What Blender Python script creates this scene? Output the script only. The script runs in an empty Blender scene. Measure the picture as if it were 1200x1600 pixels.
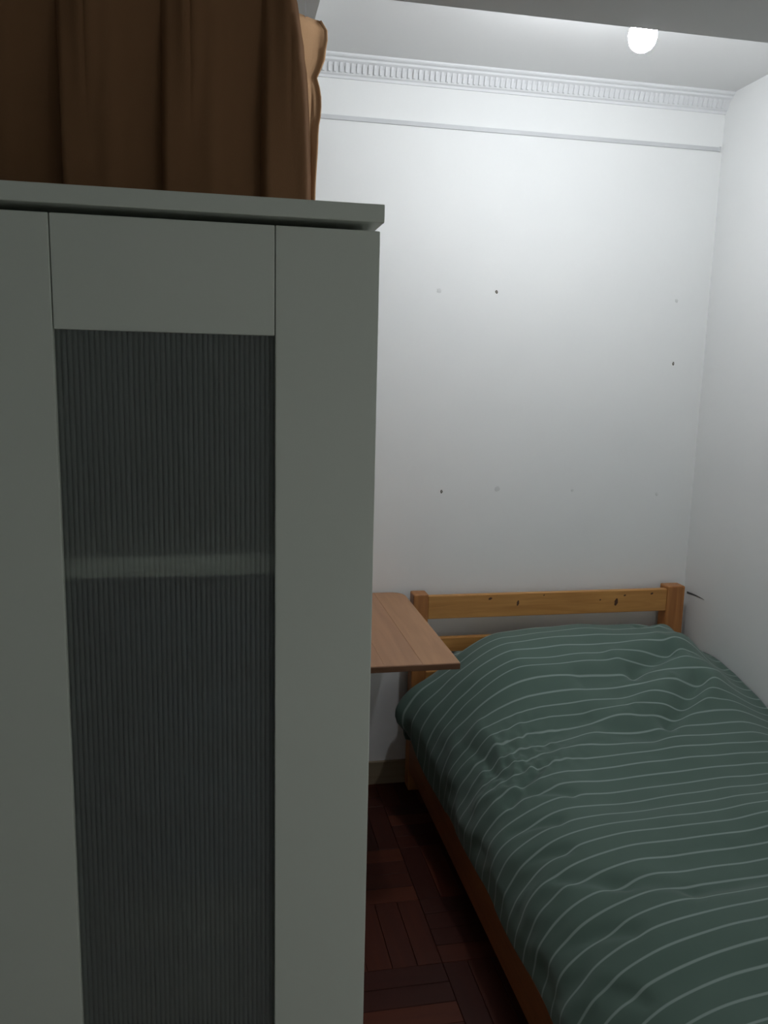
import bpy, bmesh, math, random
from mathutils import Vector, Matrix, noise
random.seed(7)
S = bpy.context.scene
COL = S.collection

# ------------------------------------------------------------------ camera
YAW, PITCH, ROLL, H = 0.198624448, 0.167881749, 0.0236483695, 1.6
fw = Vector((math.sin(YAW)*math.cos(PITCH), math.cos(YAW)*math.cos(PITCH), -math.sin(PITCH)))
rt = Vector((math.cos(YAW), -math.sin(YAW), 0)); up = rt.cross(fw)
rt2 = rt*math.cos(ROLL)+up*math.sin(ROLL); up2 = up*math.cos(ROLL)-rt*math.sin(ROLL)
cam = bpy.data.objects.new('camera', bpy.data.cameras.new('camera')); COL.objects.link(cam)
cam.matrix_world = Matrix(((rt2.x, up2.x, -fw.x, 0), (rt2.y, up2.y, -fw.y, 0), (rt2.z, up2.z, -fw.z, H), (0, 0, 0, 1)))
cam.data.sensor_fit = 'HORIZONTAL'; cam.data.sensor_width = 36.0
cam.data.lens = 1284.02/1200*36.0; cam.data.clip_start = 0.02
S.camera = cam
# ------------------------------------------------------------------ world, exposure
w = bpy.data.worlds.new('world'); S.world = w; w.use_nodes = True
w.node_tree.nodes['Background'].inputs[0].default_value = (0.95, 1.0, 0.97, 1)
w.node_tree.nodes['Background'].inputs[1].default_value = 1.12  # fill level, tuned for the glow through the added rear doorway
S.view_settings.view_transform = 'Standard'; S.view_settings.look = 'None'
S.view_settings.gamma = 1.0; S.view_settings.use_curve_mapping = False
S.view_settings.exposure = 0.0
BULB_STRENGTH = 370.0

# room numbers
BACK, RIGHT, LEFT, REAR, CEIL, DROP = 2.969, 1.861, -0.75, -0.45, 2.643, 2.40

# ------------------------------------------------------------------ materials
def mat(name, color, rough=0.6, spec=0.5):
    m = bpy.data.materials.new(name); m.use_nodes = True
    b = m.node_tree.nodes['Principled BSDF']
    b.inputs['Base Color'].default_value = (*color, 1); b.inputs['Roughness'].default_value = rough
    b.inputs['Specular IOR Level'].default_value = spec
    return m
def N(m, kind, **kw):
    n = m.node_tree.nodes.new(kind)
    for k, v in kw.items():
        if k in n.inputs: n.inputs[k].default_value = v
        else: setattr(n, k, v)
    return n
def L(m, a, b): m.node_tree.links.new(a, b)
def bsdf(m): return m.node_tree.nodes['Principled BSDF']
def noisy(m, c1, c2, scale=4.0, vscale=(1, 1, 1), detail=4, bump=0.0, bscale=200.0, lo=0.3, hi=0.7):
    tc = N(m, 'ShaderNodeTexCoord'); mp = N(m, 'ShaderNodeMapping'); mp.inputs['Scale'].default_value = vscale
    L(m, tc.outputs['Object'], mp.inputs[0])
    nz = N(m, 'ShaderNodeTexNoise', Scale=scale, Detail=detail); L(m, mp.outputs[0], nz.inputs['Vector'])
    cr = N(m, 'ShaderNodeValToRGB'); cr.color_ramp.elements[0].position = lo; cr.color_ramp.elements[1].position = hi
    cr.color_ramp.elements[0].color = (*c1, 1); cr.color_ramp.elements[1].color = (*c2, 1)
    L(m, nz.outputs['Fac'], cr.inputs[0]); L(m, cr.outputs[0], bsdf(m).inputs['Base Color'])
    if bump:
        n2 = N(m, 'ShaderNodeTexNoise', Scale=bscale, Detail=3); L(m, mp.outputs[0], n2.inputs['Vector'])
        bp = N(m, 'ShaderNodeBump', Strength=bump, Distance=0.002); L(m, n2.outputs['Fac'], bp.inputs['Height'])
        L(m, bp.outputs[0], bsdf(m).inputs['Normal'])
    return m

M_wall = noisy(mat('wall_paint', (.8, .8, .8), .75, .25), (.80, .81, .805), (.84, .845, .835), 1.6, bump=.12, bscale=60)
M_ceil = noisy(mat('ceiling_paint', (.8, .8, .8), .8, .2), (.76, .765, .76), (.80, .80, .795), 1.2, bump=.08, bscale=50)
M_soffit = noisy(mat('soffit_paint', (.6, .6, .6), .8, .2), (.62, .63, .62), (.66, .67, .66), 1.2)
M_plaster = mat('plaster_trim', (.74, .75, .76), .6, .3)
M_groove_shade = noisy(mat('grey_groove_shade', (.45, .46, .47), .6), (.55, .56, .57), (.61, .62, .63), 6)  # grey stands in for the shade line of a wall groove
M_skirt = noisy(mat('skirting_wood', (.2, .15, .1), .5), (.26, .20, .13), (.34, .27, .18), 5, (.3, 4, 8))
M_white = noisy(mat('white_foil', (.6, .62, .58), .42, .4), (.66, .70, .625), (.685, .72, .645), 3, bump=.03, bscale=300)
M_edge = mat('foil_edge', (.50, .53, .48), .5)
M_inside = mat('cabinet_interior', (.72, .74, .68), .6)
M_shelf = mat('pale_shelf', (.90, .87, .76), .5)
M_hole = mat('old_nail_hole', (.09, .075, .055), .9)
M_fill = mat('filler_smudge', (.68, .69, .68), .9)
M_scuff = mat('dark_scuff', (.10, .10, .10), .9)
M_black = mat('socket_plastic', (.75, .75, .75), .4)
M_cord = mat('white_cord', (.7, .7, .7), .5)

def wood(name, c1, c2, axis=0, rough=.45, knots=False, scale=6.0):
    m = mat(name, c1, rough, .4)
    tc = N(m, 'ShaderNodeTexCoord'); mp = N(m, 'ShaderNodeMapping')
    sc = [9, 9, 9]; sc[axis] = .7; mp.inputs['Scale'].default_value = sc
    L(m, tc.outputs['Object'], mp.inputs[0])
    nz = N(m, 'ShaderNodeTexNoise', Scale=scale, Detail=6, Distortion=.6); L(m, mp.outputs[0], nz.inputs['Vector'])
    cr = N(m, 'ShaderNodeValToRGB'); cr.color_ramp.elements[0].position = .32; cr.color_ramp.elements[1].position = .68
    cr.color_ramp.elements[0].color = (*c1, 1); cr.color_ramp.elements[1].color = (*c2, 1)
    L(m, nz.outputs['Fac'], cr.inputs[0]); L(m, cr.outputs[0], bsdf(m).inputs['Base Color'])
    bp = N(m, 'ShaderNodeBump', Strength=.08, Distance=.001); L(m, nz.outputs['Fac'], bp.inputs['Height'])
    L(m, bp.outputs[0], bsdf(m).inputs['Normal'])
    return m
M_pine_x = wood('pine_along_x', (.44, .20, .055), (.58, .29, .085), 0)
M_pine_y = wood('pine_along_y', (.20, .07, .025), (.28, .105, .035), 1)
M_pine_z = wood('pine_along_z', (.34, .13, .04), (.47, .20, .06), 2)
M_knot = mat('pine_knot', (.07, .022, .008), .5)
M_table = wood('stained_table_wood', (.33, .165, .085), (.40, .21, .11), 1, .42, scale=4)
M_table2 = wood('stained_table_wood_pale', (.35, .178, .088), (.43, .23, .115), 1, .42, scale=4)
M_tedge = wood('stained_table_edge', (.13, .055, .022), (.2, .09, .04), 0, .5)

# parquet: colour differs strip by strip through the object's own random value
def parquet(name, axis):
    m = mat(name, (.1, .03, .015), .5, .25)
    tc = N(m, 'ShaderNodeTexCoord'); mp = N(m, 'ShaderNodeMapping')
    sc = [10, 10, 10]; sc[axis] = 1.0; mp.inputs['Scale'].default_value = sc
    L(m, tc.outputs['Object'], mp.inputs[0])
    oi = N(m, 'ShaderNodeObjectInfo')
    nz = N(m, 'ShaderNodeTexNoise', Scale=5.0, Detail=5, noise_dimensions='4D'); L(m, mp.outputs[0], nz.inputs['Vector'])
    mu = N(m, 'ShaderNodeMath', operation='MULTIPLY'); mu.inputs[1].default_value = 40
    L(m, oi.outputs['Random'], mu.inputs[0]); L(m, mu.outputs[0], nz.inputs['W'])
    cr = N(m, 'ShaderNodeValToRGB'); e = cr.color_ramp.elements
    e[0].position = 0; e[0].color = (.030, .007, .005, 1); e[1].position = 1; e[1].color = (.125, .030, .013, 1)
    e.new(.5).color = (.060, .014, .008, 1)
    ad = N(m, 'ShaderNodeMath', operation='MULTIPLY_ADD'); ad.inputs[1].default_value = .45; 
    L(m, nz.outputs['Fac'], ad.inputs[0])
    m2 = N(m, 'ShaderNodeMath', operation='MULTIPLY'); m2.inputs[1].default_value = .6
    L(m, oi.outputs['Random'], m2.inputs[0]); L(m, m2.outputs[0], ad.inputs[2])
    L(m, ad.outputs[0], cr.inputs[0]); L(m, cr.outputs[0], bsdf(m).inputs['Base Color'])
    return m
M_parq_x = parquet('parquet_along_x', 0); M_parq_y = parquet('parquet_along_y', 1)
M_subfloor = mat('dark_parquet_bed', (.02, .008, .005), .8)

def fabric(name, c1, c2, trans=0.0, weave=900.0):
    m = noisy(mat(name, c1, .95, .1), c1, c2, 3.5, (1, 1, .4), bump=.25, bscale=weave)
    if trans:
        t = N(m, 'ShaderNodeBsdfTranslucent'); t.inputs[0].default_value = (*c2, 1)
        mx = N(m, 'ShaderNodeMixShader'); mx.inputs[0].default_value = trans
        out = m.node_tree.nodes['Material Output']
        L(m, bsdf(m).outputs[0], mx.inputs[1]); L(m, t.outputs[0], mx.inputs[2]); L(m, mx.outputs[0], out.inputs[0])
    return m
M_curt = fabric('brown_curtain_cloth', (.27, .142, .073), (.31, .166, .086), .08)
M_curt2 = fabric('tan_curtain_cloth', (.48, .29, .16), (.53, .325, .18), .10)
M_sheet = fabric('mattress_cloth', (.55, .55, .53), (.6, .6, .58))
M_navy = fabric('navy_cloth', (.02, .03, .045), (.03, .045, .065))
M_taupe = fabric('taupe_cloth', (.13, .12, .10), (.16, .15, .12))

def striped(name, base, base2, line, pitch, width, chan=1):
    m = mat(name, base, .9, .15); m.node_tree.nodes['Principled BSDF'].inputs['Sheen Weight'].default_value = .15
    uv = N(m, 'ShaderNodeUVMap'); sp = N(m, 'ShaderNodeSeparateXYZ'); L(m, uv.outputs[0], sp.inputs[0])
    d = N(m, 'ShaderNodeMath', operation='DIVIDE'); d.inputs[1].default_value = pitch; L(m, sp.outputs[chan], d.inputs[0])
    fr = N(m, 'ShaderNodeMath', operation='FRACT'); L(m, d.outputs[0], fr.inputs[0])
    su = N(m, 'ShaderNodeMath', operation='SUBTRACT'); su.inputs[1].default_value = .5; L(m, fr.outputs[0], su.inputs[0])
    ab = N(m, 'ShaderNodeMath', operation='ABSOLUTE'); L(m, su.outputs[0], ab.inputs[0])
    mr = N(m, 'ShaderNodeMapRange'); mr.inputs['From Min'].default_value = width/pitch/2*1.25; mr.inputs['From Max'].default_value = width/pitch/2*.6
    mr.inputs['To Min'].default_value = 0; mr.inputs['To Max'].default_value = 1; L(m, ab.outputs[0], mr.inputs['Value'])
    nz = N(m, 'ShaderNodeTexNoise', Scale=3.0, Detail=3); L(m, uv.outputs[0], nz.inputs['Vector'])
    mx0 = N(m, 'ShaderNodeMix', data_type='RGBA'); L(m, nz.outputs['Fac'], mx0.inputs[0])
    mx0.inputs[6].default_value = (*base, 1); mx0.inputs[7].default_value = (*base2, 1)
    mx = N(m, 'ShaderNodeMix', data_type='RGBA'); L(m, mr.outputs[0], mx.inputs[0])
    L(m, mx0.outputs[2], mx.inputs[6]); mx.inputs[7].default_value = (*line, 1)
    L(m, mx.outputs[2], bsdf(m).inputs['Base Color'])
    n2 = N(m, 'ShaderNodeTexNoise', Scale=500.0, Detail=2); L(m, uv.outputs[0], n2.inputs['Vector'])
    bp = N(m, 'ShaderNodeBump', Strength=.2, Distance=.001); L(m, n2.outputs['Fac'], bp.inputs['Height']); L(m, bp.outputs[0], bsdf(m).inputs['Normal'])
    return m
M_duvet = striped('green_striped_cotton', (.085, .135, .112), (.11, .165, .138), (.25, .32, .29), .054, .0066)
M_pillow = striped('pillow_striped_cotton', (.13, .19, .16), (.15, .21, .18), (.40, .48, .44), .024, .006)

# ribbed frosted plastic
M_rib = bpy.data.materials.new('ribbed_frosted_plastic'); M_rib.use_nodes = True
b = bsdf(M_rib); b.inputs['Base Color'].default_value = (.70, .75, .73, 1); b.inputs['Roughness'].default_value = .34
b.inputs['Transmission Weight'].default_value = .85; b.inputs['IOR'].default_value = 1.25

M_bulb = bpy.data.materials.new('bulb_glow'); M_bulb.use_nodes = True
nt = M_bulb.node_tree; nt.nodes.clear(); em = nt.nodes.new('ShaderNodeEmission'); o_ = nt.nodes.new('ShaderNodeOutputMaterial')
em.inputs[0].default_value = (.93, .96, 1, 1); em.inputs[1].default_value = BULB_STRENGTH; nt.links.new(em.outputs[0], o_.inputs[0])

# ------------------------------------------------------------------ mesh helpers
def link(name, me, m=None, parent=None, loc=None):
    o = bpy.data.objects.new(name, me)
    if m is not None and me is not None and not me.materials: me.materials.append(m)
    if loc: o.location = loc
    if parent: o.parent = parent
    COL.objects.link(o); return o
def mesh_from_bm(name, bm, smooth=False):
    me = bpy.data.meshes.new(name); bmesh.ops.recalc_face_normals(bm, faces=bm.faces); bm.to_mesh(me); bm.free()
    if smooth:
        for p in me.polygons: p.use_smooth = True
    return me
def bm_box(bm, a, b, bev=0.0, seg=2):
    t = bmesh.new(); bmesh.ops.create_cube(t, size=1)
    for v in t.verts:
        v.co = Vector([(a[i]+b[i])/2 + v.co[i]*(b[i]-a[i]) for i in range(3)])
    if bev: bmesh.ops.bevel(t, geom=t.edges[:], offset=bev, segments=seg, affect='EDGES', profile=.6)
    me = bpy.data.meshes.new('tmp'); t.to_mesh(me); t.free(); bm.from_mesh(me); bpy.data.meshes.remove(me)
def box(name, a, b, m, parent=None, bev=0.0, seg=2):
    bm = bmesh.new(); bm_box(bm, a, b, bev, seg); return link(name, mesh_from_bm(name, bm), m, parent)
def thing(name, label, cat, group=None):
    o = link(name, None); o.empty_display_size = .1
    return tag(o, label, cat, group)
def tag(o, label, cat, group=None):
    o['label'] = label; o['category'] = cat
    if group: o['group'] = group
    return o
def struct(o): o['kind'] = 'structure'; return o
def lathe(name, prof, m, parent=None, loc=(0, 0, 0), n=32):
    bm = bmesh.new(); rings = []
    for r, z in prof:
        rings.append([bm.verts.new((r*math.cos(2*math.pi*i/n), r*math.sin(2*math.pi*i/n), z)) for i in range(n)])
    for a, c in zip(rings, rings[1:]):
        for i in range(n): bm.faces.new((a[i], a[(i+1) % n], c[(i+1) % n], c[i]))
    bm.faces.new(rings[0]); bm.faces.new(rings[-1])
    me = mesh_from_bm(name, bm, True); o = link(name, me, m, parent); o.location = loc; return o
def grid_mesh(name, P, UV=None, smooth=True):
    nr, nc = len(P), len(P[0]); vs = [p for r in P for p in r]
    fs = [(i*nc+j, i*nc+j+1, (i+1)*nc+j+1, (i+1)*nc+j) for i in range(nr-1) for j in range(nc-1)]
    me = bpy.data.meshes.new(name); me.from_pydata(vs, [], fs)
    if UV:
        uvs = [u for r in UV for u in r]; lay = me.uv_layers.new(name='UVMap')
        lay.data.foreach_set('uv', [c for p in me.polygons for vi in p.vertices for c in uvs[vi]])
    if smooth: me.polygons.foreach_set('use_smooth', [True]*len(me.polygons))
    return me

# ------------------------------------------------------------------ room shell
T = .1
floor = struct(box('floor', (LEFT-T, REAR-T, -.12), (RIGHT+T, BACK+T, -.006), M_subfloor))
wall_back = struct(box('wall_back', (LEFT-T, BACK, -.12), (RIGHT+T, BACK+T, CEIL+.1), M_wall))
wall_right = struct(box('wall_right', (RIGHT, REAR, -.12), (RIGHT+T, BACK, CEIL+.1), M_wall))
wall_left = struct(box('wall_left', (LEFT-T, REAR, -.12), (LEFT, BACK, CEIL+.1), M_wall))
# rear wall behind the viewer; unseen doorway on its right is added to let in fill light
DX0, DX1, DZ = .92, 1.74, 2.05
bm = bmesh.new()
bm_box(bm, (LEFT-T, REAR-T, -.12), (DX0, REAR, CEIL+.1)); bm_box(bm, (DX1, REAR-T, -.12), (RIGHT+T, REAR, CEIL+.1))
bm_box(bm, (DX0, REAR-T, DZ), (DX1, REAR, CEIL+.1)); bm_box(bm, (DX0, REAR-T, -.12), (DX1, REAR, -.006))
wall_front = struct(link('wall_front', mesh_from_bm('wall_front', bm), M_wall))
bm = bmesh.new()
bm_box(bm, (DX0, REAR-T, 0), (DX0+.03, REAR+.012, DZ), .002, 1); bm_box(bm, (DX1-.03, REAR-T, 0), (DX1, REAR+.012, DZ), .002, 1)
bm_box(bm, (DX0, REAR-T, DZ-.03), (DX1, REAR+.012, DZ), .002, 1)
struct(link('added_doorway', mesh_from_bm('added_doorway', bm), M_skirt))  # frame of the added, unseen doorway
ceiling = struct(box('ceiling', (LEFT-T, REAR-T, CEIL), (RIGHT+T, BACK+T, CEIL+.1), M_ceil))
# dropped beam across the room and a shallower one along the left side
bm = bmesh.new()
pts = [(LEFT, 1.0), (RIGHT, 1.0), (RIGHT, 1.914), (LEFT, 1.914)]
lo_ = [bm.verts.new((x, y, DROP)) for x, y in pts]; hi_ = [bm.verts.new((x, y, CEIL+.01)) for x, y in pts]
bm.faces.new(lo_); bm.faces.new(hi_[::-1])
for i in range(4): bm.faces.new((lo_[i], lo_[(i+1) % 4], hi_[(i+1) % 4], hi_[i]))
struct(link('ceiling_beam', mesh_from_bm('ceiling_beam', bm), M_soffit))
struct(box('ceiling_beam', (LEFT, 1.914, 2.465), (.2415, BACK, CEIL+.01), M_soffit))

# plaster cove with a row of dentils
bm = bmesh.new()
prof = [(0, -.064), (.006, -.064), (.007, -.056), (.014, -.052), (.018, -.044), (.024, -.032), (.032, -.023), (.041, -.018), (.043, -.012), (.052, -.009), (.056, -.005), (.057, .002), (0, .002)]
x0, x1 = .2415, RIGHT
A_ = [bm.verts.new((x0, BACK+.001-d, CEIL+z)) for d, z in prof]; B_ = [bm.verts.new((x1, BACK+.001-d, CEIL+z)) for d, z in prof]
for i in range(len(prof)-1): bm.faces.new((A_[i], A_[i+1], B_[i+1], B_[i]))
bm.faces.new((A_[-1], A_[0], B_[0], B_[-1])); bm.faces.new(A_[::-1]); bm.faces.new(B_)
trim1 = struct(link('trim_1', mesh_from_bm('trim_1', bm), M_plaster)); trim1['label'] = 'white plaster cornice with a row of small dentils'
bm = bmesh.new(); x = x0+.012
while x < x1-.02:
    t = bmesh.new(); bmesh.ops.create_cube(t, size=1)
    for v in t.verts:
        v.co = Vector((x+v.co.x*(.010 if v.co.z > 0 else .007), BACK-.0215+v.co.y*.012-v.co.z*.012, CEIL-.036+v.co.z*.026))
    me = bpy.data.meshes.new('t'); t.to_mesh(me); t.free(); bm.from_mesh(me); bpy.data.meshes.remove(me)
    x += .0195
dn = link('dentils', mesh_from_bm('dentils', bm), M_plaster, trim1); dn['kind'] = 'stuff'
# thin strip across the back wall, its grey painted as a groove's shade
t2 = struct(box('trim_2', (LEFT+.9, BACK-.005, 2.447), (1.849, BACK+.001, 2.463), M_groove_shade, None, .003, 2))
t2['label'] = 'thin grey strip standing in for a shaded groove across the back wall below the cornice'
box('end_cap', (1.845, BACK-.009, 2.446), (1.852, BACK, 2.464), M_groove_shade, t2, .001, 1)
# skirting boards
def skirt(name, a, b):
    bm = bmesh.new(); bm_box(bm, a, b, .003, 2); return struct(link(name, mesh_from_bm(name, bm), M_skirt))
skirt('baseboard_back', (LEFT, BACK-.014, 0), (RIGHT, BACK, .094))
skirt('baseboard_right', (RIGHT-.012, REAR+.014, 0), (RIGHT, BACK-.015, .094))
skirt('baseboard_left', (LEFT, REAR+.014, 0), (LEFT+.012, BACK-.015, .094))
skirt('baseboard_front', (LEFT, REAR, 0), (DX0-.001, REAR+.013, .094))
# nail holes and filled spots on the back wall
def dab(name, x, z, rx, rz, m, parent=wall_back, seed=0):
    bm = bmesh.new(); n = 10; rnd = random.Random(seed)
    ring = [bm.verts.new((x+rx*math.cos(a)*(1+rnd.uniform(-.25, .25)), BACK-.0006, z+rz*math.sin(a)*(1+rnd.uniform(-.25, .25)))) for a in [2*math.pi*i/n for i in range(n)]]
    outer = [bm.verts.new((v.co.x+(v.co.x-x)*.3, BACK+.0004, v.co.z+(v.co.z-z)*.3)) for v in ring]
    c = bm.verts.new((x, BACK+.0002 if m is M_hole else BACK-.0010, z))
    for i in range(n):
        bm.faces.new((ring[i], ring[(i+1) % n], c)); bm.faces.new((outer[i], outer[(i+1) % n], ring[(i+1) % n], ring[i]))
    return link(name, mesh_from_bm(name, bm, True), m, parent)
for k, (x, z) in enumerate([(.999, 1.902), (1.731, 1.661), (.817, 1.163)]): dab('nail_hole', x, z, .0040, .0055, M_hole, seed=k)
for k, (x, z, r) in enumerate([(.781, 1.897, .008), (1.037, 1.172, .009), (1.723, 1.898, .006), (1.705, 1.148, .006), (1.344, 1.165, .005)]): dab('filler_spot', x, z, r, r, M_fill, seed=9+k)
# scuff on the right wall beside the headboard
bm = bmesh.new(); vs = []
for i in range(9):
    f = i/8; y = 2.945-.125*f; z = .746+.004*math.sin(f*2.5); r = .0042*(1-f)**.7+.0004
    vs.append((bm.verts.new((RIGHT-.0008, y, z-r)), bm.verts.new((RIGHT-.0012, y, z)), bm.verts.new((RIGHT-.0008, y, z+r))))
for a, c in zip(vs, vs[1:]):
    bm.faces.new((a[0], c[0], c[1], a[1])); bm.faces.new((a[1], c[1], c[2], a[2]))
sc = link('scuff_mark', mesh_from_bm('scuff_mark', bm), M_scuff, wall_right)

# ------------------------------------------------------------------ parquet floor, basket weave, every strip its own part
PS, SW = .28, .07
def strip_mesh(lx, ly):
    bm = bmesh.new(); g = .0006
    bm_box(bm, (-lx/2+g, -ly/2+g, -.006), (lx/2-g, ly/2-g, 0), 0)
    top = [e for e in bm.edges if all(v.co.z > -.001 for v in e.verts)]
    bmesh.ops.bevel(bm, geom=top, offset=.0012, segments=1, affect='EDGES')
    return mesh_from_bm('parquet_strip', bm)
me_x = strip_mesh(PS, SW); me_x.materials.append(M_parq_x)
me_y = strip_mesh(SW, PS); me_y.materials.append(M_parq_y)
strips = []
ix0, iy0 = int(math.floor((LEFT-.587)/PS)), int(math.floor((REAR-1.95)/PS))
for i in range(ix0, 6):
    for j in range(iy0, 5):
        px, py = .587+i*PS, 1.95+j*PS
        along_y = (i+j) % 2 != 0
        for k in range(4):
            if along_y: r = (px+k*SW, py, px+(k+1)*SW, py+PS)
            else: r = (px, py+k*SW, px+PS, py+(k+1)*SW)
            c = (max(r[0], LEFT), max(r[1], REAR), min(r[2], RIGHT), min(r[3], BACK))
            if c[2]-c[0] < .004 or c[3]-c[1] < .004: continue
            full = all(abs(a-b_) < 1e-6 for a, b_ in zip(r, c))
            cx, cy = (c[0]+c[2])/2, (c[1]+c[3])/2
            strips.append((math.hypot((cx-.55)*1.4, (cy-2.0)), along_y, full, c, cx, cy))
strips.sort(key=lambda s: s[0])
rest = bmesh.new()
for n, (d, ay, full, c, cx, cy) in enumerate(strips):
    if n < 296:
        me = (me_y if ay else me_x) if full else strip_mesh(c[2]-c[0], c[3]-c[1])
        link('parquet_strip', me, M_parq_y if ay else M_parq_x, floor, (cx, cy, random.uniform(-.0003, .0003)))
    else: bm_box(rest, (c[0]+.0006, c[1]+.0006, -.006), (c[2]-.0006, c[3]-.0006, 0))
rs = link('parquet_surround', mesh_from_bm('parquet_surround', rest), M_parq_x, floor); rs['kind'] = 'stuff'

# ------------------------------------------------------------------ wardrobe
wr = thing('wardrobe', 'tall off-white wardrobe with ribbed frosted panel doors in the foreground', 'wardrobe')
WX1, WX0, WY0, WY1, WT = .170, -.726, .902, 1.40, 1.752
box('side_panel', (WX1-.018, WY0+.02, 0), (WX1-.001, WY1, WT), M_white, wr, .001, 1)
box('side_panel', (WX0+.001, WY0+.02, 0), (WX0+.018, WY1, WT), M_white, wr, .001, 1)
box('back_panel', (WX0+.018, WY1-.006, .05), (WX1-.018, WY1, WT), M_inside, wr)
box('bottom_panel', (WX0+.018, WY0+.02, .06), (WX1-.018, WY1-.006, .08), M_inside, wr)
box('plinth', (WX0+.018, WY0+.035, 0), (WX1-.018, WY0+.05, .06), M_white, wr)
box('top_panel', (WX0-.0035, WY0-.007, 1.757), (WX1+.0035, WY1+.002, 1.7755), M_white, wr, .0012, 2)
box('divider', ((WX0+WX1)/2-.009, WY0+.03, .08), ((WX0+WX1)/2+.009, WY1-.006, WT-.002), M_inside, wr)
for z in (1.368, .66):
    box('shelf', ((WX0+WX1)/2+.009, WY0+.027, z), (WX1-.018, WY1-.006, z+.024), M_shelf, wr, .001, 1)
    box('shelf', (WX0+.018, WY0+.028, z), ((WX0+WX1)/2-.009, WY1-.006, z+.022), M_shelf, wr, .001, 1)
def door(x0, x1, hinge):
    y0, y1 = WY0-.002, WY0+.017; zb, zt = .045, 1.749
    s = .112; px0, px1 = x0+s, x1-s
    d = link('door', None, None, wr)
    box('stile', (x0, y0, zb), (px0-.0008, y1, zt), M_white, d, .0014, 2)
    box('stile', (px1+.0008, y0, zb), (x1, y1, zt), M_white, d, .0014, 2)
    box('top_rail', (px0, y0, 1.636), (px1, y1, zt), M_white, d, .0014, 2)
    box('bottom_rail', (px0, y0, zb), (px1, y1, .16), M_white, d, .0014, 2)
    # ribbed panel: corrugated front and flat back, closed
    nr = 43; w_ = (px1-px0)+.012; P = []; sub = 6; n = nr*sub
    for z in (.152, 1.644):
        row = []
        for i in range(n+1):
            x = px0-.006+w_*i/n; a = math.cos(2*math.pi*i/sub)
            row.append((x, y0+.0088-.0022*(abs(math.sin(math.pi*i/sub))**.8), z))
        for i in range(n, -1, -1): row.append((px0-.006+w_*i/n, y0+.0115, z))
        row.append(row[0]); P.append(row)
    me = grid_mesh('ribbed_panel', P, None, False); link('ribbed_panel', me, M_rib, d)
    # small recessed hinge cups inside
    hx = x1-.02 if hinge > 0 else x0+.02
    for z in (.25, 1.6):
        bm = bmesh.new(); bmesh.ops.create_cone(bm, cap_ends=True, segments=16, radius1=.013, radius2=.013, depth=.012, matrix=Matrix.Translation((hx-.012*hinge, y1+.004, z)) @ Matrix.Rotation(math.pi/2, 4, 'X'))
        link('hinge', mesh_from_bm('hinge', bm), M_cord, d)
    return d
mid = (WX0+WX1)/2
d1 = door(mid+.0015, WX1, 1); d2 = door(WX0, mid-.0015, -1)

# contents seen dimly through the ribbed panel
def cloth_heap(name, cx, cy, z0, sx, sy, h, m, label, seed, layers=1, tilt=0):
    root_bm = bmesh.new()
    for k in range(layers):
        zz = z0+h*k/layers; hh = h/layers*.96; sxx = sx*(1-.05*((k*7+seed) % 3)); 
        t = bmesh.new(); bmesh.ops.create_cube(t, size=1); bmesh.ops.subdivide_edges(t, edges=t.edges[:], cuts=6, use_grid_fill=True)
        for v in t.verts:
            p = v.co.copy(); l = max(abs(p.x), abs(p.y), abs(p.z))*2
            q = Vector((abs(p.x*2)**4, abs(p.y*2)**4, abs(p.z*2)**4)); s_ = 1/max(1e-6, (q.x+q.y+q.z)**.25)
            n_ = noise.noise(Vector((p.x*3+seed, p.y*3+k, p.z*2)))*.06
            co = p*(s_*l+n_)
            v.co = Vector((cx+co.x*sxx+(.01*((k+seed) % 2)), cy+co.y*sy, zz+max(0, (co.z+.5)*hh)+tilt*(co.x+.5)*(co.z+.5)))
        me = bpy.data.meshes.new('t'); t.to_mesh(me); t.free(); root_bm.from_mesh(me); bpy.data.meshes.remove(me)
    return tag(link(name, mesh_from_bm(name, root_bm, True), m), label, 'clothes')
cloth_heap('folded_clothes', -.012, 1.05, .9720, .262, .25, .37, M_navy, 'dark navy pile of folded clothes blurred behind the ribbed wardrobe door', 3, 4)
cloth_heap('folded_clothes', -.06, 1.035, .6845, .36, .20, .285, M_taupe, 'dull taupe stack of clothes under the dark navy pile in the wardrobe', 5, 3)

# ------------------------------------------------------------------ curtains
def curtain(name, top_z, bot_z, edge, x_left, y0, period, amp, m, label, seed, phase=0.0, pinch_z=2.2, rows=110, cols=420, lean=0.0, curl=1.0):
    P = []
    for i in range(rows+1):
        z = top_z+(bot_z-top_z)*i/rows; xe = edge(z); row = []
        loosen = min(1, max(0, (pinch_z-z)/.30))
        tight = math.exp(-((z-pinch_z)/.05)**2)
        for j in range(cols+1):
            s = j/cols; x = xe+(x_left-xe)*s; u = (x-phase)/period
            u += .05*loosen*noise.noise(Vector((u*.9, z*.8, seed)))
            k = math.floor(u); f = u-k; rise = .05+.22*((k*37+11) % 7 == 1)
            saw = f/rise if f < rise else (1-(f-rise)/(1-rise))**.8
            hump = math.exp(-((f-.27)/.11)**2)+.45*math.exp(-((f-.27)/.03)**2)*-1
            side = .35*math.exp(-((f-.5)/.10)**2)
            l2 = loosen**.8
            dy = -amp*((.85+.15*math.sin(k*2.3))*saw*l2+(hump+side*.6)*(1-l2)*.75)
            dy += -.010*math.exp(-((f-.5)/.12)**2)*l2
            dy += .005*noise.noise(Vector((x*9, z*2.5, seed+4)))
            dy += .022*math.exp(-((x-xe)/.007)**2)*curl
            row.append((x, y0+dy+lean*max(x-xe, -.11), z))
        P.append(row)
    me = grid_mesh('cloth', P); o = link(name, me, m)
    sd = o.modifiers.new('thickness', 'SOLIDIFY'); sd.thickness = .0042; sd.offset = 1
    return o
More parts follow.
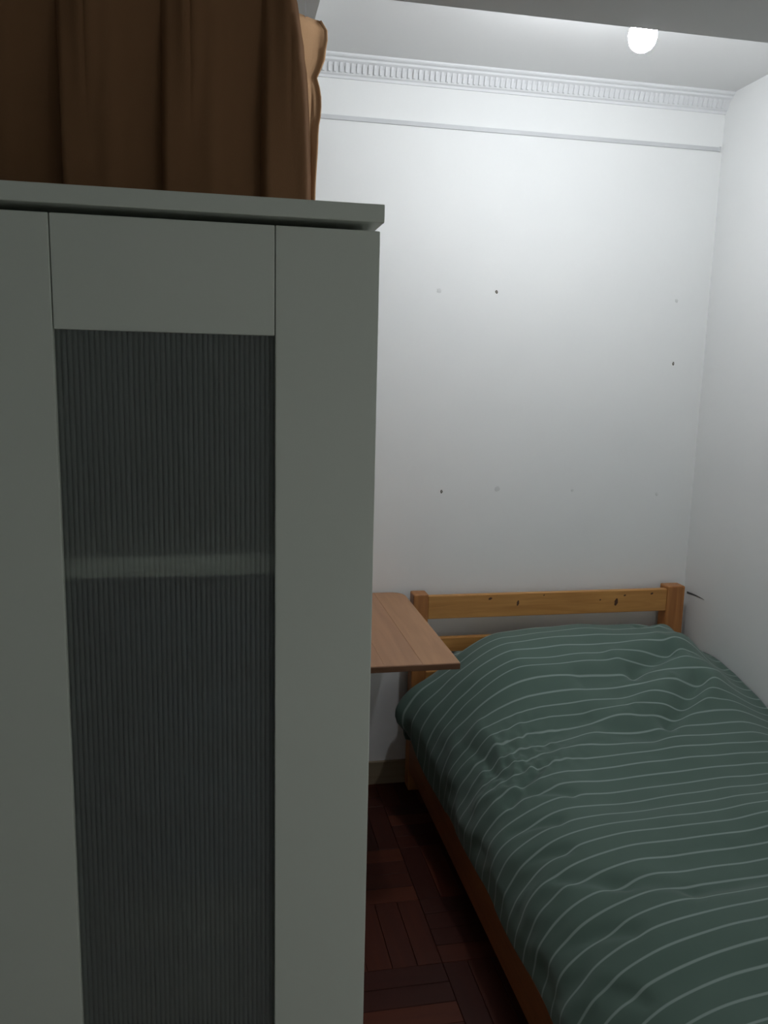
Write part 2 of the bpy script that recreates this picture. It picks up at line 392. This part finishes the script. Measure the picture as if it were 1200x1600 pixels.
def interp(tab):
    tab = sorted(tab)
    def f(z):
        if z <= tab[0][0]: return tab[0][1]
        if z >= tab[-1][0]: return tab[-1][1]
        for (a, xa), (b_, xb) in zip(tab, tab[1:]):
            if a <= z <= b_:
                t = (z-a)/(b_-a); t = t*t*(3-2*t); return xa+(xb-xa)*t
    return f
eA = interp([(.1, .152), (1.9, .152), (2.01, .149), (2.072, .146), (2.117, .140), (2.174, .131), (2.21, .125), (2.35, .120)])
ca = curtain('brown_curtain', 2.375, .12, eA, LEFT+.02, 1.475, .16, .046, M_curt, '', 2.0, phase=.077, pinch_z=2.27)
tag(ca, 'dark brown pleated curtain hanging behind the wardrobe top', 'curtain', None)
rail = box('curtain_track', (LEFT+.01, 1.462, 2.372), (.2, 1.488, 2.3995), M_cord, None, .003, 2)
tag(rail, 'white curtain track under the beam above the wardrobe', 'curtain track')
eB = lambda z, f=interp([(.1, .222), (1.9, .222), (2.0, .2245), (2.149, .231), (2.20, .238), (2.235, .2375), (2.262, .229), (2.275, .2265), (2.29, .237), (2.311, .2445), (2.36, .2515), (2.374, .250), (2.384, .246), (2.392, .236)]): f(1.6+(z-1.6)*.9903)*1.0098
cb = curtain('tan_curtain', 2.3985, .12, eB, -.2, 2.070, .12, .011, M_curt2, '', 7.0, phase=.215, pinch_z=2.34, cols=200, lean=.6, curl=-.3)
tag(cb, 'tan lamp-lit curtain edge hanging behind the dark brown curtain', 'curtain', None)

tr = tag(box('curtain_track', (-.2, 2.030, 2.452), (.225, 2.052, 2.4648), M_cord, None, .002, 1), 'short white track under the left beam above the tan curtain', 'curtain track')
for hx in (.20, .12, .04):
    hy = 2.07+.6*max(hx-.25, -.11)
    box('hook', (hx-.0015, min(hy, 2.04)-.002, 2.397), (hx+.0015, max(hy, 2.04)+.002, 2.453), M_cord, tr)
# ------------------------------------------------------------------ table
tb = thing('table', 'brown wooden table against the back wall between wardrobe and bed', 'table')
TX0, TX1, TY0, TY1, TZ = -.33, .674, 2.178, 2.955, .780
def tabletop_plank(a, b_, first, last, m):
    bm = bmesh.new(); r = .018
    pts = []
    if last:   # right hand plank carries the rounded far corner
        pts = [(a, TY0), (b_-.004, TY0), (b_, TY0+.004)]
        for k in range(7):
            t = math.pi/2*k/6; pts.append((b_-.05+.05*math.cos(t), TY1-.05+.05*math.sin(t)))
        pts.append((a, TY1))
    else: pts = [(a, TY0), (b_, TY0), (b_, TY1), (a, TY1)]
    lo = [bm.verts.new((x, y, TZ-.017)) for x, y in pts]; hi = [bm.verts.new((x, y, TZ)) for x, y in pts]
    n = len(pts); bm.faces.new(lo[::-1]); bm.faces.new(hi)
    for i in range(n): bm.faces.new((lo[i], lo[(i+1) % n], hi[(i+1) % n], hi[i]))
    e = [e for e in bm.edges if all(v.co.z > TZ-.001 for v in e.verts)]
    bmesh.ops.bevel(bm, geom=e, offset=.0006 if not last else .001, segments=1, affect='EDGES')
    return link('tabletop_board', mesh_from_bm('tabletop_board', bm), m, tb)
nb = 9; bw = (TX1-TX0)/nb
for k in range(nb): tabletop_plank(TX0+k*bw, TX0+(k+1)*bw-.0002, k == 0, k == nb-1, M_table2 if k in (8, 5, 2) else M_table)
box('front_edge', (TX0, TY0-.004, TZ-.0185), (TX1-.001, TY0-.0002, TZ-.001), M_tedge, tb, .001, 1)
for (x, y) in ((.535, 2.40), (.57, 2.52)):
    pass
for x in (TX0+.05, .33):
    for y in (TY0+.05, TY1-.09):
        box('leg', (x, y, 0), (x+.045, y+.045, TZ-.018), M_tedge, tb, .003, 1)
box('apron', (TX0+.095, TY0+.06, TZ-.085), (.33, TY0+.08, TZ-.018), M_tedge, tb)
box('apron', (TX0+.095, TY1-.075, TZ-.085), (.33, TY1-.055, TZ-.018), M_tedge, tb)

# ------------------------------------------------------------------ bed
bed = thing('bed', 'single pine bed with slatted headboard pushed into the far corner', 'bed')
BX0, BX1, BY = .702, 1.816, 2.888
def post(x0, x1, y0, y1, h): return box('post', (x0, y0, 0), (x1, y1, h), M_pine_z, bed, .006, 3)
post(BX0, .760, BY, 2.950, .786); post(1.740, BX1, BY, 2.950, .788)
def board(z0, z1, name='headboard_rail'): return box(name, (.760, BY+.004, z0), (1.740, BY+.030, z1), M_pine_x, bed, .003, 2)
top_board = board(.688, .777); board(.533, .612); board(.40, .48)
def knot(x, z, rx, rz):
    bm = bmesh.new(); c = bm.verts.new((x, BY+.0026, z)); n = 12
    ring = [bm.verts.new((x+rx*math.cos(2*math.pi*k/n)*(1+.2*math.sin(3*k)), BY+.0043, z+rz*math.sin(2*math.pi*k/n)+.3*rz*math.cos(2*math.pi*k/n))) for k in range(n)]
    for k in range(n): bm.faces.new((ring[k], ring[(k+1) % n], c))
    link('knot', mesh_from_bm('knot', bm, True), M_knot, top_board)
for a in ((1.003, .761, .009, .006), (1.115, .740, .006, .013), (1.523, .731, .009, .018), (1.558, .757, .006, .004), (1.674, .761, .007, .005), (1.455, .742, .004, .004), (1.22, .768, .004, .003)): knot(*a)
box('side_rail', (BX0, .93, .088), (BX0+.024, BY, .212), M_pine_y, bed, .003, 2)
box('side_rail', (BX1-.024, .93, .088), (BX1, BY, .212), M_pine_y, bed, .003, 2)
post(BX0, BX0+.058, .868, .93, .40); post(BX1-.058, BX1, .868, .93, .40)
box('footboard_rail', (BX0+.058, .88, .12), (BX1-.058, .906, .36), M_pine_x, bed, .003, 2)
for k in range(12):
    y = 1.0+k*.163; box('slat', (BX0+.026, y, .150), (BX1-.026, y+.07, .166), M_pine_x, bed, .002, 1)
mt = tag(box('mattress', (BX0+.075, .965, .1665), (BX1-.04, BY-.03, .335), M_sheet, None, .03, 3), 'pale mattress lying under the green striped duvet', 'mattress')

# pillow under the duvet, its striped corner peeks out beside the headboard
def pillow(name, cx, cy, cz, sx, sy, sz, rz, label):
    n = 28; P = []; UV = []
    for side in (1, -1):
        pass
    bm = bmesh.new(); uvl = bm.loops.layers.uv.new('UVMap')
    grid = {}
    for side in (1, -1):
        for i in range(n+1):
            for j in range(n+1):
                a, b_ = i/n*2-1, j/n*2-1
                if side < 0 and (i in (0, n) or j in (0, n)): grid[side, i, j] = grid[1, i, j]; continue
                h = (1-abs(a)**2.6)**.55*(1-abs(b_)**2.6)**.55
                pinch = 1-.07*(1-abs(a*b_))*(abs(a)**6+abs(b_)**6)
                x, y = a*sx/2*pinch, b_*sy/2*pinch
                z = side*h*sz/2*(1+.12*noise.noise(Vector((a*2, b_*2, side))))
                v = bm.verts.new((x, y, z)); grid[side, i, j] = v
        for i in range(n):
            for j in range(n):
                q = [(i, j), (i+1, j), (i+1, j+1), (i, j+1)]
                f = bm.faces.new([grid[side, *k] for k in (q if side > 0 else q[::-1])])
                for lp, k in zip(f.loops, q if side > 0 else q[::-1]): lp[uvl].uv = (k[0]/n*sx, k[1]/n*sy)
    me = mesh_from_bm(name, bm, True); o = link(name, me, M_pillow); o.location = (cx, cy, cz); o.rotation_euler = (math.radians(19), 0, rz)
    return tag(o, label, 'pillow')
pillow('pillow', 1.20, 2.652, .510, .72, .42, .12, math.radians(2), 'green striped pillow peeking out from under the duvet beside the headboard')

# duvet ------------------------------------------------------------
def smooth(a, b_, x):
    t = min(1, max(0, (x-a)/(b_-a))); return t*t*(3-2*t)
def gauss(d, w_): return math.exp(-(d/w_)**2)
def seg(x, y, ax, ay, bx, by):
    dx, dy = bx-ax, by-ay; t = max(0, min(1, ((x-ax)*dx+(y-ay)*dy)/(dx*dx+dy*dy)))
    return math.hypot(x-ax-t*dx, y-ay-t*dy), t
CREASE = [  # ax, ay, bx, by, depth, width
    (1.40, 2.50, 1.57, 2.57, -.026, .028), (1.36, 2.56, 1.58, 2.65, .012, .035), (1.20, 2.47, 1.40, 2.49, -.010, .03),
    (1.42, 2.29, 1.62, 2.44, -.028, .030), (1.34, 2.36, 1.52, 2.45, .014, .03), (1.60, 2.36, 1.72, 2.48, .010, .03),
    (1.20, 2.28, 1.33, 2.24, -.012, .04), (1.00, 2.17, 1.29, 2.33, .016, .04), (.95, 2.27, 1.15, 2.33, -.008, .03),
    (1.62, 2.62, 1.80, 2.74, .012, .03), (1.66, 2.56, 1.82, 2.62, -.010, .03), (1.55, 2.76, 1.72, 2.84, -.012, .02), (1.62, 2.74, 1.76, 2.82, .008, .015),
    (.77, 2.44, .81, 2.20, -.014, .020), (.82, 2.42, .86, 2.20, .010, .018), (.80, 2.05, .92, 2.14, -.012, .016), (.74, 2.16, .84, 2.08, .012, .018),
    (.86, 2.06, .96, 2.00, -.010, .018), (.78, 1.95, .88, 1.90, -.014, .02), (.74, 1.84, .84, 1.78, -.014, .022), (.72, 1.75, .80, 1.66, .010, .02),
    (.80, 1.70, .92, 1.60, -.010, .022), (.73, 1.55, .86, 1.46, -.012, .022), (.72, 1.45, .80, 1.30, -.010, .02),
    (.90, 1.62, 1.05, 1.54, -.008, .028), (1.05, 1.53, 1.35, 1.56, -.008, .026), (1.20, 1.40, 1.5, 1.47, .006, .03),
    (1.05, 2.50, 1.35, 2.55, .008, .05)]
def ztop(x, y):
    base = .452+.018*smooth(1.0, 1.7, x)
    head = .205*smooth(2.12, 2.72, y)                       # rises over the pillow
    z = base+head*(1-.42*smooth(1.62, 1.85, x))+.020*gauss(x-1.25, .28)*smooth(2.4, 2.75, y)
    z -= .050*smooth(2.78, 2.872, y)
    z -= .125*smooth(1.02, .70, x)*smooth(2.2, 2.8, y)
    z -= .045*smooth(1.66, 1.85, x)
    z -= .0085*math.sin(2*math.pi*(y-1.50-.04*(x-1.2))/.37)*(1-smooth(2.15, 2.35, y))*(.5+.5*smooth(.8, 1.2, x))
    z += .012*noise.noise(Vector((x*3.0, y*3.0, 1.3)))+.006*noise.noise(Vector((x*8, y*8, 5)))
    for ax, ay, bx, by, dp, wd in CREASE:
        if abs(y-(ay+by)/2) < .35 and abs(x-(ax+bx)/2) < .4:
            d, t = seg(x, y, ax, ay, bx, by); z += dp*gauss(d, wd)
    sc_ = gauss(math.hypot(x-.86, y-2.22), .13)
    z += sc_*.016*noise.noise(Vector((x*38, y*30, 9)))
    return z
def duvet():
    NX, NY = 250, 420; Y0, Y1 = .945, 2.868; P = []; UV = []
    for j in range(NY+1):
        y = Y0+(Y1-Y0)*j/NY
        xl = .701-.050*gauss(y-2.72, .16)-.040*gauss(y-2.76, .035)+.002*math.sin(y*17)
        over = gauss(y-2.80, .17); zb = .206+.175*over+.003*math.sin(y*13)
        row = []; uv = []; xr = RIGHT-.007
        # cross section: side superellipse then plateau
        wS = .34
        for i in range(NX+1):
            s = i/NX
            if s < .42:
                a = (s/.42)*math.pi/2; e = 2/2.35
                cx = 1-abs(math.cos(a))**e; cz = abs(math.sin(a))**e
                x = xl+wS*cx; f = cz
            else:
                x = xl+wS+(xr-xl-wS)*(s-.42)/.58; f = 1.0
            zt = ztop(x, y)
            # end drop at the head
            z = zb+(zt-zb)*f
            sidew = (1-smooth(.75, 1.0, x))
            x2 = x+sidew*smooth(0, .35, f)*(.012*noise.noise(Vector((z*7, y*5, 2)))+.010*noise.noise(Vector((z*14, y*16, 6)))+.005*math.sin(y*24+z*9))
            y2 = y
            row.append((min(x2, xr), y2, z))
        P.append(row)
    # tuck the head end
    # uv: v is the woven line coordinate, following the cloth length along the bed
    acc = [0.0]*(NX+1)
    ref = int(NX*.72); vv = [0.0]
    for j in range(1, NY+1):
        a, b_ = P[j-1][ref], P[j][ref]; vv.append(vv[-1]+math.hypot(b_[1]-a[1], (b_[2]-a[2])))
    for j in range(NY+1):
        u = 0; uv = []
        for i in range(NX+1):
            if i: u += math.dist(P[j][i], P[j][i-1])
            x, y, z = P[j][i]
            warp = .016*noise.noise(Vector((x*1.8, y*2.2, 11)))+.010*smooth(1.2, 1.85, x)*0 - .030*smooth(.70, 1.0, x)*0
            warp += -.055*(x-1.1)*(1-.9*smooth(1.2, 1.9, y))
            warp += .012*gauss(math.hypot(x-.86, y-2.22), .11)*noise.noise(Vector((x*25, y*25, 3)))*2.2
            uv.append((u, vv[j]+warp))
        UV.append(uv)
    # hem rolls inward at the left edge and at both ends
    P2, UV2 = [], []
    for j in range(NY+1):
        x, y, z = P[j][0]; u0, v0 = UV[j][0]
        ov = gauss(y-2.80, .17); pre = [(x+.045+.03*ov, y, z+.012-.13*ov), (x+.022+.02*ov, y, z-.006-.06*ov), (x+.006, y, z-.006-.015*ov)]
        P2.append(pre+P[j]); UV2.append([(u0-.05, v0), (u0-.03, v0), (u0-.01, v0)]+UV[j])
    def endrow(k, dy, dz): return [(p[0], p[1]+dy, max(.215, p[2]+dz)) for p in P2[k]]
    headrows = [endrow(-1, .006, -.012), endrow(-1, .009, -.035), endrow(-1, .006, -.07), endrow(-1, -.004, -.11)]
    footrows = [endrow(0, .01, -.12), endrow(0, -.004, -.07), endrow(0, -.008, -.03), endrow(0, -.005, -.01)]
    def uvoff(row, d): return [(a, b_+d) for a, b_ in row]
    UVf = [uvoff(UV2[0], d) for d in (-.12, -.07, -.03, -.01)]; UVh = [uvoff(UV2[-1], d) for d in (.012, .035, .07, .11)]
    P2 = footrows+P2+headrows; UV2 = UVf+UV2+UVh
    o = link('duvet', grid_mesh('duvet', P2, UV2), M_duvet)
    sd = o.modifiers.new('thickness', 'SOLIDIFY'); sd.thickness = .006; sd.offset = -1
    return tag(o, 'green duvet with thin pale stripes spread rumpled over the bed', 'duvet')
duvet()

# ------------------------------------------------------------------ pendant bulb
lp = thing('pendant_lamp', 'glowing bare white bulb hanging at the beam near the ceiling', 'lamp')
BXc, BYc, BZc = 1.029, 2.028, 2.430
lathe('bulb', [(.001, -.036), (.012, -.034), (.022, -.028), (.030, -.018), (.034, -.005), (.0345, .006), (.031, .018), (.025, .028), (.019, .036)], M_bulb, lp, (BXc, BYc, BZc))
lathe('socket', [(.019, .036), (.020, .038), (.021, .075), (.016, .084), (.006, .09)], M_black, lp, (BXc, BYc, BZc))
lathe('cord', [(.003, .09), (.003, CEIL-BZc-.02)], M_cord, lp, (BXc, BYc, BZc), 10)
lathe('ceiling_rose', [(.006, CEIL-BZc-.03), (.03, CEIL-BZc-.022), (.04, CEIL-BZc-.008), (.042, CEIL-BZc)], M_black, lp, (BXc, BYc, BZc))
